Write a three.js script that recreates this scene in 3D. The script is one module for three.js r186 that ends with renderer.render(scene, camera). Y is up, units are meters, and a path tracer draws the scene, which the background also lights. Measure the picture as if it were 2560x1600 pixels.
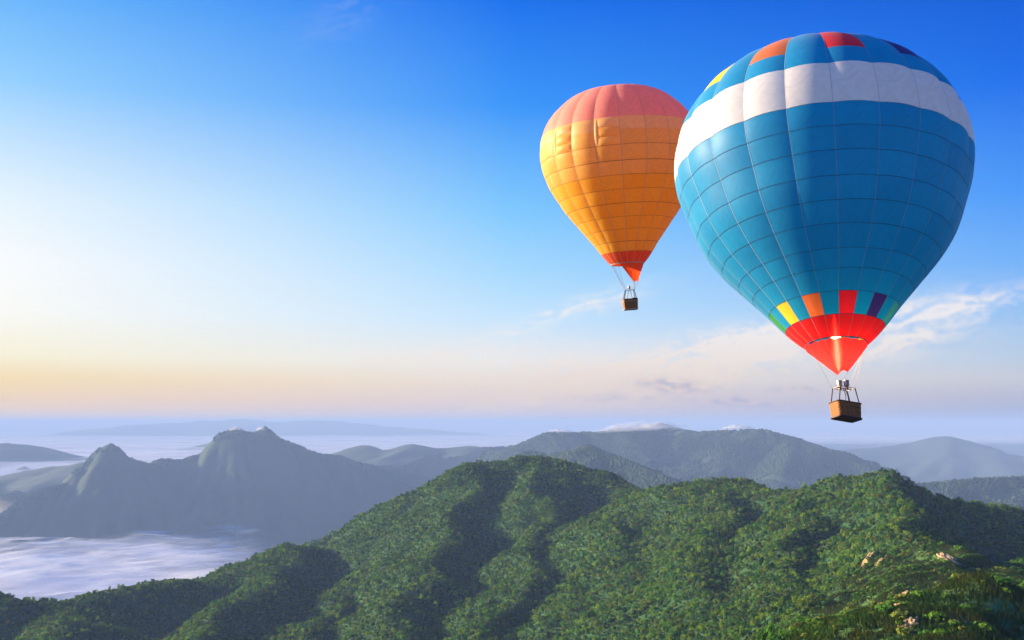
import * as THREE from 'three';
import { mergeGeometries } from 'three/addons/utils/BufferGeometryUtils.js';
import { createNoise2D, createNoise3D } from 'simplex-noise';

// ---------------------------------------------------------------- camera, sky, sun, exposure
const scene = new THREE.Scene();
const EYE = 800, F = 756 / Math.tan(Math.PI / 12), PITCH = Math.atan(244 / F);
const camera = new THREE.PerspectiveCamera(30, 1.6, 0.5, 120000);
camera.position.set(0, EYE, 0);
camera.rotation.x = PITCH;
const renderer = new THREE.WebGLRenderer();
renderer.toneMapping = THREE.LinearToneMapping;
const EXPOSURE = 2.9;
renderer.toneMappingExposure = EXPOSURE;
renderer.shadowMap.enabled = true;

const SUN_AZ = -73, SUN_EL = 13;                     // degrees, azimuth from straight ahead, positive to the right
const rad = THREE.MathUtils.degToRad, { clamp, lerp, smoothstep } = THREE.MathUtils;
const dirOf = (az, el) => new THREE.Vector3(Math.sin(rad(az)) * Math.cos(rad(el)), Math.sin(rad(el)), -Math.cos(rad(az)) * Math.cos(rad(el)));
const sun = new THREE.DirectionalLight(new THREE.Color(1, 0.80, 0.53), 5);
sun.name = 'sun';
sun.position.copy(dirOf(SUN_AZ, SUN_EL)).multiplyScalar(4000).add(new THREE.Vector3(0, EYE, -1200));
sun.target.position.set(0, EYE, -1200);
sun.castShadow = true;
sun.shadow.radius = 3;
sun.shadow.mapSize.set(4096, 4096);
Object.assign(sun.shadow.camera, { left: -2500, right: 2500, top: 2500, bottom: -2500, near: 10, far: 9000 });
scene.add(sun, sun.target);
scene.fog = new THREE.FogExp2(new THREE.Color(0.41, 0.60, 1.0), 1 / 20000);

function rng(seed) { let s = seed >>> 0; return () => { s = (s + 0x6d2b79f5) | 0; let t = Math.imul(s ^ (s >>> 15), 1 | s); t = (t + Math.imul(t ^ (t >>> 7), 61 | t)) ^ t; return ((t ^ (t >>> 14)) >>> 0) / 4294967296; }; }
const n2 = createNoise2D(rng(11)), n3 = createNoise3D(rng(12));
const fbm = (x, y, o = 4, g = 0.5) => { let s = 0, a = 1, t = 0; for (let i = 0; i < o; i++) { s += a * n2(x, y); t += a; x = x * 2.03 + 17.1; y = y * 2.03 - 9.7; a *= g; } return s / t; };
const ridged = (x, y, o = 4) => { let s = 0, a = 1, t = 0; for (let i = 0; i < o; i++) { s += a * (1 - Math.abs(n2(x, y))); t += a; x = x * 2.1 + 31.7; y = y * 2.1 - 4.4; a *= 0.5; } return s / t; };

// the sky: colours by elevation (rows) and by angle from the sun's azimuth (columns), then thin clouds
const s2l = (c) => (c <= 10.31 ? c / 255 / 12.92 : Math.pow((c / 255 + 0.055) / 1.055, 2.4));
const SKY_D = [0, 49.8, 73, 96.2, 135, 180], SKY_E = [0, 1, 2, 3, 5, 7.2, 10.1, 15.1, 20, 40, 90];
const SKY = [
  [[255, 220, 176], [252, 218, 184], [214, 198, 204], [148, 162, 202], [160, 166, 200], [176, 174, 200]],
  [[255, 226, 170], [255, 218, 174], [233, 210, 204], [180, 180, 198], [200, 190, 203], [214, 196, 204]],
  [[255, 236, 185], [255, 226, 168], [241, 226, 212], [203, 204, 212], [214, 204, 212], [224, 208, 212]],
  [[255, 250, 224], [255, 246, 214], [238, 238, 238], [186, 206, 228], [208, 208, 222], [218, 210, 220]],
  [[255, 252, 240], [255, 254, 248], [200, 231, 255], [146, 194, 244], [180, 204, 240], [196, 208, 236]],
  [[255, 254, 250], [252, 254, 255], [168, 219, 255], [114, 178, 250], [150, 192, 246], [168, 200, 242]],
  [[250, 252, 255], [230, 245, 255], [126, 201, 255], [76, 156, 250], [112, 174, 250], [130, 186, 248]],
  [[200, 232, 255], [148, 208, 255], [54, 150, 250], [18, 112, 238], [60, 140, 240], [80, 156, 242]],
  [[150, 212, 255], [84, 172, 252], [14, 112, 240], [0, 88, 214], [20, 108, 226], [40, 124, 232]],
  [[70, 160, 245], [40, 135, 240], [2, 90, 220], [0, 74, 190], [4, 84, 202], [10, 92, 210]],
  [[8, 84, 200], [8, 84, 200], [8, 84, 200], [8, 84, 200], [8, 84, 200], [8, 84, 200]],
].map((row) => row.map((c) => c.map((v) => s2l(v) / EXPOSURE)));
function skyColour(delta, el, out) {
  let i = 0, j = 0;
  while (i < SKY_E.length - 2 && el > SKY_E[i + 1]) i++;
  while (j < SKY_D.length - 2 && delta > SKY_D[j + 1]) j++;
  let t = clamp((el - SKY_E[i]) / (SKY_E[i + 1] - SKY_E[i]), 0, 1), u = clamp((delta - SKY_D[j]) / (SKY_D[j + 1] - SKY_D[j]), 0, 1);
  for (let c = 0; c < 3; c++) out[c] = lerp(lerp(SKY[i][j][c], SKY[i][j + 1][c], u), lerp(SKY[i + 1][j][c], SKY[i + 1][j + 1][c], u), t);
}
{
  const W = 4096, H = 2048, data = new Float32Array(W * H * 4), c = [0, 0, 0];
  const blob = (az, el, a0, e0, ra, re, slope = 0) => { const x = (az - a0) / ra, y = (el - e0 - (az - a0) * slope) / re; return Math.exp(-x * x - y * y); };
  for (let row = 0; row < H; row++) {
    const el = ((row + 0.5) / H - 0.5) * 180;
    for (let col = 0; col < W; col++) {
      const round = ((col + 0.5) / W - 0.5) * 2 * Math.PI, x = Math.cos(round), z = Math.sin(round);
      const az = Math.atan2(x, -z) * 180 / Math.PI;
      const at = (row * W + col) * 4;
      const d0 = Math.abs(az - SUN_AZ), delta = d0 > 180 ? 360 - d0 : d0;
      if (el <= 0) { skyColour(delta, 0, c); for (let k = 0; k < 3; k++) data[at + k] = c[k]; data[at + 3] = 1; continue; }
      skyColour(delta, el, c);
      if (el < 24) {
        // streaks of high cloud, drawn out along a line that climbs to the right
        const along = az * 0.985 + el * 0.17, across = el * 0.985 - az * 0.17;
        const wx = fbm(along * 0.22, across * 0.9, 3) * 0.9;
        const st = fbm(along * 0.09 + 3, across * 1.3 + wx, 5, 0.56) * 0.5 + 0.5, fine = fbm(along * 0.5 + 50, across * 3.6 + wx * 2.2, 4, 0.6) * 0.5 + 0.5;
        const veil = smoothstep(st * 0.58 + fine * 0.42, 0.28, 0.80);
        let m = 1.8 * blob(az, el, 10.5, 3.5, 8.0, 0.85, 0.18) + 0.75 * blob(az, el, 20.5, 5.2, 3.2, 0.36, 0.17) + 0.6 * blob(az, el, 18.2, 3.75, 3, 0.35, 0.24) + 1.4 * blob(az, el, 8, 2.4, 9, 0.95, 0.12) + 0.8 * blob(az, el, 2.6, 5.3, 3.4, 0.5, 0.3) + 0.6 * blob(az, el, -2, 3.2, 6, 0.6, 0.05) + 0.08 * blob(az, el, -8, 19.2, 2.2, 0.9, 0.45);
        if (Math.abs(az) > 26) m += 0.5 * smoothstep(Math.abs(az), 26, 45) * smoothstep(fbm(az * 0.03, el * 0.15 + 7, 2), -0.1, 0.6) * Math.exp(-((el - 4) ** 2) / 9);
        let a = clamp(m * veil * 1.7, 0, 0.94);
        const w = smoothstep(el, 1.2, 5.0);
        const cc = [lerp(0.88, 1.0, w), lerp(0.71, 0.91, w), lerp(0.58, 0.85, w)].map((v) => v / EXPOSURE);
        for (let k = 0; k < 3; k++) c[k] = lerp(c[k], cc[k], a * 0.85);
        // small lilac puffs low over the far ridges
        const pf = fbm(az * 0.75 + 9, el * 2.1 - az * -0.1, 5, 0.58) * 0.5 + 0.5;
        let p = 1.0 * blob(az, el, 7.7, 1.75, 1.7, 0.30, -0.1) + 1.0 * blob(az, el, 10.6, 1.0, 1.8, 0.22, -0.06) + 0.6 * blob(az, el, 13.6, 1.55, 1.7, 0.16) + 0.5 * blob(az, el, 5.0, 1.2, 2.2, 0.2);
        p = clamp(p * smoothstep(pf, 0.32, 0.6), 0, 0.75);
        const top = smoothstep(fbm(az * 0.9 + 2, el * 2.4 + 0.35, 3), -0.3, 0.4), pc = [lerp(0.36, 0.75, top), lerp(0.38, 0.57, top), lerp(0.55, 0.57, top)].map((v) => v / EXPOSURE);
        for (let k = 0; k < 3; k++) c[k] = lerp(c[k], pc[k], p);
      }
      for (let k = 0; k < 3; k++) data[at + k] = c[k];
      data[at + 3] = 1;
    }
  }
  const t = new THREE.DataTexture(data, W, H, THREE.RGBAFormat, THREE.FloatType);
  t.mapping = THREE.EquirectangularReflectionMapping;
  t.magFilter = THREE.LinearFilter;
  t.needsUpdate = true;
  scene.background = t;
  scene.environment = t;
}

// ---------------------------------------------------------------- helpers
// a place in the world, from a spot in the photograph (scaled to 2419 x 1512) and its distance over the ground
function at(px, py, dist) {
  const v = new THREE.Vector3((px - 1209.5) / F, (756 - py) / F, -1).applyEuler(new THREE.Euler(PITCH, 0, 0));
  return v.multiplyScalar(dist / Math.hypot(v.x, v.z)).add(camera.position);
}
const taken = new Map();
function numbered(name) { const n = taken.get(name) ?? 0; taken.set(name, n + 1); return n ? name + '_' + String(n).padStart(3, '0') : name; }
function shade(o) { o.traverse((m) => { if (m.isMesh) { m.castShadow = true; m.receiveShadow = true; } }); return o; }
function top(o, name, data) { o.name = numbered(name); Object.assign(o.userData, data); scene.add(shade(o)); return o; }
function part(name, geometry, material, parent, label) { const m = new THREE.Mesh(geometry, material); m.name = name; if (label) m.userData.label = label; parent.add(m); return m; }
const std = (r, g, b, o = {}) => new THREE.MeshStandardMaterial({ color: new THREE.Color(r, g, b), roughness: 0.85, ...o });
function noiseTexture(size, f, colorSpace) {
  const data = new Uint8Array(size * size * 4);
  for (let y = 0; y < size; y++) for (let x = 0; x < size; x++) { const v = f(x / size, y / size), i = (y * size + x) * 4; for (let k = 0; k < 3; k++) data[i + k] = clamp(Math.round((Array.isArray(v) ? v[k] : v) * 255), 0, 255); data[i + 3] = 255; }
  const t = new THREE.DataTexture(data, size, size);
  t.wrapS = t.wrapT = THREE.RepeatWrapping; t.magFilter = THREE.LinearFilter; t.needsUpdate = true;
  if (colorSpace) t.colorSpace = colorSpace;
  return t;
}
// noise that repeats over the unit square
const tile = (u, v, k, o = 3) => { let s = 0, a = 1, t = 0; for (let i = 0; i < o; i++) { const p = u * Math.PI * 2, q = v * Math.PI * 2, f = k * 0.16; s += a * (n3(Math.cos(p) * f + i * 7, Math.sin(p) * f + Math.cos(q) * f * 1.01, Math.sin(q) * f - i * 5)); t += a; a *= 0.5; k *= 2; } return s / t; };

// ---------------------------------------------------------------- terrain
const smax = (a, b, k) => { const h = clamp(0.5 + 0.5 * (a - b) / k, 0, 1); return lerp(b, a, h) + k * h * (1 - h); };
class Ridge {                                          // a crest line in space, falling away on both sides
  constructor(pts, slope, round = 25, lift = 0) {
    this.p = pts.map((q) => (q.isVector3 ? q : at(...q))).map((q) => q.clone().setY(q.y + lift));
    this.slope = slope; this.round = round;
    this.lo = new THREE.Vector2(Infinity, Infinity); this.hi = new THREE.Vector2(-Infinity, -Infinity);
    for (const q of this.p) { this.lo.min(new THREE.Vector2(q.x, q.z)); this.hi.max(new THREE.Vector2(q.x, q.z)); }
  }
  at(x, z, out) {
    let best = -1e9, bd = 1e9;
    for (let i = 0; i + 1 < this.p.length; i++) {
      const a = this.p[i], b = this.p[i + 1], dx = b.x - a.x, dz = b.z - a.z, t = clamp(((x - a.x) * dx + (z - a.z) * dz) / (dx * dx + dz * dz), 0, 1);
      const d = Math.hypot(x - a.x - dx * t, z - a.z - dz * t), h = a.y + (b.y - a.y) * t - this.slope * (Math.sqrt(d * d + this.round * this.round) - this.round);
      if (h > best) { best = h; bd = d; }
    }
    out.h = best; out.d = bd;
  }
}
function heightOf(ridges, floor, k, noise, warp = 26) {
  const o = { h: 0, d: 0 };
  return (x, z) => {
    let h = floor, d = 1e9;
    const wx = x + n2(x / 260, z / 260) * warp + n2(x / 90 + 5, z / 90) * warp * 0.3, wz = z + n2(x / 260 + 40, z / 260) * warp + n2(x / 90, z / 90 + 9) * warp * 0.3;
    for (const r of ridges) { r.at(wx, wz, o); h = smax(h, o.h, k); d = Math.min(d, o.d); }
    return h + noise(x, z, d);
  };
}
function sheet(x0, x1, z0, z1, step, height, colour) {
  const nx = Math.round((x1 - x0) / step), nz = Math.round((z1 - z0) / step), pos = new Float32Array((nx + 1) * (nz + 1) * 3), col = colour && new Float32Array((nx + 1) * (nz + 1) * 3), idx = [], c = [0, 0, 0];
  for (let j = 0, v = 0; j <= nz; j++) for (let i = 0; i <= nx; i++, v++) {
    const x = lerp(x0, x1, i / nx), z = lerp(z0, z1, j / nz);
    pos.set([x, height(x, z), z], v * 3);
    if (col) { colour(x, z, pos[v * 3 + 1], c); col.set(c, v * 3); }
    if (i < nx && j < nz) { const a = v, b = v + 1, d = v + nx + 1, e = d + 1; idx.push(a, d, b, b, d, e); }
  }
  const g = new THREE.BufferGeometry();
  g.setAttribute('position', new THREE.BufferAttribute(pos, 3));
  if (col) g.setAttribute('color', new THREE.BufferAttribute(col, 3));
  g.setIndex(idx);
  g.computeVertexNormals();
  return g;
}
const landMat = new THREE.MeshStandardMaterial({ vertexColors: true, roughness: 1 });

// near hills: the crest of the middle hill, the crest of the right hill, the ridge that runs towards the camera, and their spurs
const NEAR = [
  new Ridge([[-250, 1360, 2100], [0, 1410, 2000], [100, 1425, 1980], [180, 1437, 1950], [260, 1402, 2000], [350, 1378, 2050], [470, 1378, 2100], [580, 1343, 2150], [690, 1297, 2250], [750, 1295, 2300], [800, 1306, 2320], [870, 1292, 2340], [960, 1232, 2380], [1020, 1180, 2400], [1075, 1132, 2420], [1130, 1102, 2430], [1220, 1085, 2420], [1300, 1092, 2400], [1380, 1116, 2350], [1490, 1160, 2250], [1570, 1215, 2150]], 0.62, 40),
  new Ridge([[690, 1297, 2250], [640, 1370, 2000], [540, 1440, 1800], [430, 1530, 1600]], 0.58, 14),
  new Ridge([[960, 1232, 2380], [900, 1330, 2100], [800, 1420, 1850], [690, 1530, 1600]], 0.56, 16),
  new Ridge([[1130, 1102, 2430], [1080, 1210, 2150], [1020, 1330, 1850], [950, 1450, 1600], [880, 1570, 1400]], 0.6, 14),
  new Ridge([[1240, 1086, 2420], [1290, 1215, 2080], [1240, 1325, 1780], [1190, 1430, 1520], [1130, 1560, 1280]], 0.6, 14),
  new Ridge([[180, 1437, 1950], [120, 1520, 1700], [40, 1640, 1450]], 0.45, 30),
  new Ridge([[1440, 1196, 2050], [1510, 1164, 1980], [1600, 1147, 1900], [1700, 1142, 1820], [1760, 1151, 1780], [1870, 1168, 1700], [1960, 1142, 1620], [2060, 1127, 1550], [2120, 1142, 1550], [2200, 1172, 1600], [2280, 1190, 1660], [2360, 1206, 1720], [2450, 1220, 1780], [2620, 1245, 1850]], 0.66, 30),
  new Ridge([[1510, 1164, 1980], [1470, 1250, 1750], [1475, 1370, 1450], [1450, 1480, 1240], [1420, 1600, 1060]], 0.64, 14),
  new Ridge([[1720, 1143, 1810], [1710, 1240, 1500], [1660, 1370, 1200], [1610, 1480, 1020], [1570, 1600, 880]], 0.63, 14),
  new Ridge([[1960, 1142, 1620], [1900, 1260, 1300], [1830, 1390, 1040], [1790, 1540, 840]], 0.64, 14),
  new Ridge([[2060, 1127, 1550], [2105, 1200, 1280], [2150, 1258, 1080], [2200, 1285, 950], [2245, 1310, 850], [2275, 1350, 750], [2310, 1395, 650], [2345, 1432, 570], [2380, 1462, 500], [2440, 1500, 440]], 0.78, 9),
  new Ridge([[2150, 1258, 1080], [2080, 1330, 920], [2030, 1430, 780], [1990, 1560, 640]], 0.66, 14),
  new Ridge([[2275, 1350, 750], [2200, 1400, 650], [2150, 1470, 560], [2110, 1570, 480]], 0.72, 12),
  new Ridge([[2500, 1415, 380], [2419, 1449, 350], [2360, 1478, 325], [2300, 1525, 300], [2230, 1600, 280]], 0.6, 10),
  new Ridge([[2700, 1250, 1100], [2560, 1330, 900], [2500, 1415, 380]], 0.6, 20),
];
const nearHeight = heightOf(NEAR, EYE - 1230, 16, (x, z, d) => {
  const away = clamp((d - 15) / 170, 0, 1);
  return (ridged(x / 420 + 3, z / 420, 3) - 0.62) * 78 * away + fbm(x / 130, z / 130, 3) * (3 + 12 * away) + n2(x / 28, z / 28) * 1.8;
});
// mountains further off, each with spurs running down from its crest
const K = 1.8;                                          // the ranges behind stand this much further off, and are as much larger
function mountain(crest, slope, step0, depth0, floor0, seed, label, tone, o = {}) {
  const K1 = o.far ?? K, step = step0 * K1, depth = depth0 * K1, floor = EYE - (EYE - floor0) * K1;
  const main = crest.map(([x, y, d]) => at(x, y, d * K1)), r = rng(seed), ridges = [new Ridge(main, slope, 4 * K1)];
  const len = (o.spur ?? 900) * K1;
  for (let i = 0; i < main.length - 1; i++) {
    const a = main[i].clone().lerp(main[i + 1], 0.5 * r()), n = o.spurs === 0 ? 0 : 1;
    for (let k = 0; k < n; k++) {
      const toCam = Math.atan2(-a.x, -a.z) + (r() - 0.5) * 1.5, pts = [a.clone().setY(a.y - 8)];
      for (let s = 1; s <= 4; s++) pts.push(new THREE.Vector3(a.x + Math.sin(toCam + s * 0.1 * (r() - 0.5)) * len * s / 4, a.y - 8 - (o.fall ?? slope * 0.66) * len * s / 4 * (0.85 + 0.3 * r()), a.z + Math.cos(toCam + s * 0.1 * (r() - 0.5)) * len * s / 4));
      ridges.push(new Ridge(pts, slope * 1.05, 26 * K1));
    }
  }
  const sc = (o.scale ?? 1) * K1;
  const height = heightOf(ridges, floor, 14 * sc, (x, z, d) => {
    const away = clamp((d - 30) / (350 * sc), 0, 1) * (1 - 0.9 * smoothstep(d, 900 * K1, 1700 * K1));
    return (ridged(x / (700 * sc) + seed, z / (700 * sc), 4) - 0.62) * 150 * (o.relief ?? 1) * sc * away + fbm(x / (160 * sc) + seed, z / (160 * sc), 5) * (3 + 28 * away * (o.relief ?? 1)) * sc;
  }, 7 * K1);
  let x0 = 1e9, x1 = -1e9, z0 = 1e9, z1 = -1e9;
  for (const p of main) { x0 = Math.min(x0, p.x); x1 = Math.max(x1, p.x); z0 = Math.min(z0, p.z); z1 = Math.max(z1, p.z); }
  const w = (o.side ?? depth * 0.5);
  const box = [x0 - w, x1 + w, z0 - (o.behind ? o.behind * K1 : depth * 0.5), z1 + depth];
  const g = sheet(...box, step, height, (x, z, h, c) => {
    const a = fbm(x / (300 * sc) + seed, z / (300 * sc), 4) * 0.5 + 0.5, b = smoothstep(fbm(x / (900 * sc) + seed * 3, z / (500 * sc), 3), 0.1, 0.5);
    for (let k = 0; k < 3; k++) c[k] = tone[k] * (0.7 + 0.6 * a) * (1 + 0.9 * b * (o.fields ?? 0));
  });
  const m = top(new THREE.Mesh(g, landMat), 'mountain', { kind: 'structure', label, category: 'mountain' });
  return { height, box, mesh: m, main, floor };
}
const TONE = [0.028, 0.052, 0.022];
const leftMountain = mountain([[-330, 1300, 5200], [-150, 1260, 5200], [0, 1218, 5200], [60, 1170, 5250], [120, 1150, 5300], [150, 1144, 5350], [190, 1104, 5400], [215, 1080, 5430], [232, 1066, 5450], [244, 1056, 5450], [254, 1049, 5450], [262, 1046, 5450], [271, 1053, 5450], [288, 1071, 5450], [310, 1086, 5480], [350, 1097, 5500], [380, 1085, 5500], [430, 1088, 5550], [470, 1072, 5600], [490, 1062, 5600], [508, 1038, 5600], [520, 1026, 5600], [533, 1022, 5600], [546, 1019, 5600], [557, 1012, 5600], [569, 1020, 5600], [590, 1025, 5600], [606, 1024, 5600], [616, 1016, 5600], [625, 1010, 5600], [634, 1018, 5600], [650, 1031, 5600], [700, 1052, 5650], [745, 1072, 5700], [800, 1078, 5750], [880, 1102, 5900], [950, 1103, 6000], [1010, 1074, 6200], [1050, 1082, 6300], [1090, 1080, 6400], [1140, 1059, 6600], [1200, 1057, 6900], [1270, 1050, 7300]],
  1.1, 11, 1400, EYE - 620, 5, 'hazy grey-mauve mountain with two peaks at left above the valley mist', TONE, { spur: 1000, behind: 700, fall: 0.8, relief: 0.6 });
const blueMountain = mountain([[1190, 1085, 7600], [1240, 1064, 7700], [1290, 1024, 7800], [1330, 1024, 7800], [1380, 1023, 7900], [1420, 1017, 7900], [1500, 1016, 8000], [1560, 1003, 8300], [1610, 1017, 8100], [1650, 1023, 8000], [1690, 1020, 7900], [1800, 1016, 7800], [1850, 1029, 7700], [1900, 1042, 7600], [1950, 1060, 7500], [2000, 1086, 7400], [2060, 1115, 7200], [2150, 1150, 7000]],
  0.42, 30, 1900, EYE - 800, 17, 'long blue forested mountain behind the hills with cloud along its crest', TONE, { spur: 1500, fields: 1.2, far: 1.25, side: 500 });
const frontSpur = mountain([[1180, 1100, 5400], [1240, 1068, 5300], [1300, 1076, 5200], [1350, 1066, 5100], [1392, 1054, 5000], [1450, 1078, 4900], [1530, 1112, 4700], [1600, 1145, 4500], [1700, 1190, 4300]],
  0.5, 26, 1100, EYE - 760, 23, 'dark blue wooded spur with a small peak in front of the long mountain', TONE, { spur: 700, behind: 600, far: 1.25, side: 400 });
const rightMountain = mountain([[1880, 1100, 15000], [1975, 1062, 15200], [2080, 1056, 15500], [2130, 1049, 15800], [2180, 1039, 16000], [2215, 1031, 16000], [2230, 1029, 16000], [2250, 1034, 16000], [2280, 1046, 15800], [2340, 1062, 15600], [2419, 1079, 15400], [2520, 1110, 15000]],
  0.3, 90, 6000, EYE - 640, 31, 'smooth blue mountain with one low peak at the right edge', TONE, { spur: 3500, scale: 2.2, behind: 2500, far: 1.2 });
const lowRidge = mountain([[1960, 1170, 5400], [2080, 1146, 5400], [2200, 1143, 5500], [2290, 1133, 5600], [2419, 1128, 5800], [2560, 1120, 6000]],
  0.34, 30, 1500, EYE - 600, 37, 'low dark blue ridge in the valley at right', TONE, { spur: 900, fields: 1.5, far: 1.2 });
mountain([[2240, 1070, 24000], [2310, 1049, 24000], [2370, 1040, 24000], [2430, 1047, 24000], [2560, 1060, 24000]], 0.3, 160, 5000, EYE - 700, 41, 'faint far blue hill beyond the right mountain', TONE, { spur: 3000, scale: 3, far: 1.4 });
mountain([[-160, 1050, 18500], [0, 1046, 18500], [60, 1049, 18500], [110, 1057, 18500], [150, 1072, 18500], [180, 1090, 18500]], 0.3, 90, 1500, EYE - 640, 43, 'long flat-topped hill rising from the mist at the left edge', TONE, { spur: 1500, scale: 2, far: 0.83 });
mountain([[10, 1122, 12500], [60, 1112, 12500], [110, 1103, 12500], [160, 1099, 12400], [200, 1090, 12300], [260, 1100, 12300], [300, 1125, 12300]], 0.3, 60, 1200, EYE - 620, 47, 'small hazy island hill behind the left slope of the twin-peaked mountain', TONE, { spur: 700, scale: 1.2, far: 0.95 });
mountain([[700, 1095, 15000], [760, 1078, 15000], [800, 1072, 15000], [860, 1049, 15000], [910, 1068, 15000], [970, 1047, 15000], [1040, 1058, 15000], [1110, 1052, 15000], [1180, 1064, 15000], [1260, 1075, 15000]], 0.3, 90, 2200, EYE - 640, 53, 'pale blue hills standing in mist behind the saddle in the middle', TONE, { spur: 1500, scale: 2, far: 0.83 });
mountain([[380, 1070, 21000], [440, 1056, 21000], [500, 1046, 21000], [560, 1046, 21000], [640, 1070, 21000]], 0.3, 140, 1500, EYE - 640, 57, 'very faint low hill in the mist behind the twin peaks', TONE, { spur: 1500, scale: 2, far: 1 });
mountain([[150, 1020, 36000], [300, 1004, 36000], [420, 997, 36000], [560, 989, 36000], [660, 996, 36000], [770, 990, 36000], [850, 1000, 36000], [910, 1006, 36000], [1000, 1012, 36000], [1100, 1020, 36000], [1250, 1034, 36000], [1500, 1040, 36000]], 0.25, 300, 6000, EYE - 700, 59, 'faintest distant mountain range on the horizon left of the middle', TONE, { spur: 6000, scale: 5, behind: 3000, far: 1.2 });
{
  const g = new THREE.CircleGeometry(80000, 128).rotateX(-Math.PI / 2).translate(0, EYE - 1270, 0);
  top(new THREE.Mesh(g, std(0.035, 0.055, 0.028, { roughness: 1 })), 'ground', { kind: 'structure', label: 'valley floor reaching to the horizon', category: 'ground' });
}

// ---------------------------------------------------------------- trees
function crownGeometry(seed, leaves, size, squash = 0.85, radius = 1) {   // clumps of small leaf-sized faces through a crown about one unit in radius
  const r = rng(seed), pos = [], nor = [], idx = [], clumps = [];
  const nc = 7 + Math.floor(r() * 4);
  for (let i = 0; i < nc; i++) { const a = r() * 6.283, q = Math.sqrt(r()) * 0.62; clumps.push([Math.cos(a) * q, 0.15 + (r() - 0.35) * 0.75, Math.sin(a) * q, 0.34 + r() * 0.24]); }
  clumps.push([0, 0.45, 0, 0.5]);
  const v = new THREE.Vector3(), u = new THREE.Vector3(), w = new THREE.Vector3(), n = new THREE.Vector3();
  for (let i = 0; i < leaves; i++) {
    const c = clumps[i % clumps.length];
    v.set(r() - 0.5, r() - 0.38, r() - 0.5).normalize();
    n.copy(v);
    v.multiplyScalar(c[3] * (0.72 + 0.36 * r())); v.x += c[0]; v.y = (v.y + c[1]) * squash; v.z += c[2];
    n.x += (r() - 0.5) * 0.9; n.y += (r() - 0.5) * 0.9; n.z += (r() - 0.5) * 0.9; n.normalize();
    u.set(r() - 0.5, r() - 0.5, r() - 0.5).cross(n).normalize(); w.crossVectors(n, u);
    const s = size * (0.7 + 0.7 * r()), b = pos.length / 3;
    for (const [p, q] of [[-1, -0.55], [0.15, -0.9], [1, 0.1], [0.2, 0.9]]) { pos.push((v.x + u.x * p * s + w.x * q * s) * radius, (v.y + u.y * p * s + w.y * q * s) * radius, (v.z + u.z * p * s + w.z * q * s) * radius); nor.push(n.x, n.y, n.z); }
    idx.push(b, b + 1, b + 2, b, b + 2, b + 3);
  }
  const g = new THREE.BufferGeometry();
  g.setAttribute('position', new THREE.Float32BufferAttribute(pos, 3));
  g.setAttribute('normal', new THREE.Float32BufferAttribute(nor, 3));
  g.setIndex(idx);
  return g;
}
function limb(a, b, r0, r1, n = 5) {
  const d = b.clone().sub(a), g = new THREE.CylinderGeometry(r1, r0, d.length(), n, 1, true);
  g.translate(0, d.length() / 2, 0).applyQuaternion(new THREE.Quaternion().setFromUnitVectors(new THREE.Vector3(0, 1, 0), d.normalize())).translate(a.x, a.y, a.z);
  return g;
}
function trunkGeometry(seed) {                          // one unit to the middle of the crown
  const r = rng(seed), V = (x, y, z) => new THREE.Vector3(x, y, z), g = [limb(V(0, -0.3, 0), V(0.03, 0.75, 0.02), 0.06, 0.035)];
  for (let i = 0; i < 5; i++) { const a = i * 1.26 + r(), y = 0.6 + r() * 0.3; g.push(limb(V(0.02, y, 0.02), V(Math.cos(a) * 0.34, y + 0.32 + r() * 0.2, Math.sin(a) * 0.34), 0.026, 0.01, 4)); }
  g.push(limb(V(0.03, 0.75, 0.02), V(0.05, 1.25, 0), 0.035, 0.012, 4));
  return mergeGeometries(g);
}
const leafMat = new THREE.MeshPhysicalMaterial({ color: 0xffffff, roughness: 1, transmission: 0.35, thickness: 0, specularIntensity: 0.15, side: THREE.DoubleSide });
const CROWNS = [1, 2, 3, 4, 5].map((k) => crownGeometry(100 + k, 170, 0.125, [0.85, 0.75, 1.05, 0.9, 0.7][k - 1]));
const BUSH = [1, 2].map((k) => crownGeometry(200 + k, 90, 0.17, 0.7));
const PALETTE = [
  { w: 34, c: [0.064, 0.172, 0.014], what: 'mid green broadleaf tree' },
  { w: 26, c: [0.024, 0.092, 0.016], what: 'dark green dense tree' },
  { w: 26, c: [0.165, 0.255, 0.014], what: 'yellow-green leafy tree' },
  { w: 10, c: [0.115, 0.135, 0.024], what: 'olive-brown tree' },
  { w: 8, c: [0.125, 0.215, 0.042], what: 'pale grey-green tree' },
];
const pick = (t) => { t *= 104; for (const p of PALETTE) if ((t -= p.w) < 0) return p; return PALETTE[0]; };
const inFrame = (x, z, m) => Math.abs(x) < -z * Math.tan(rad(23.2 + m)) + 15;

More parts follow.
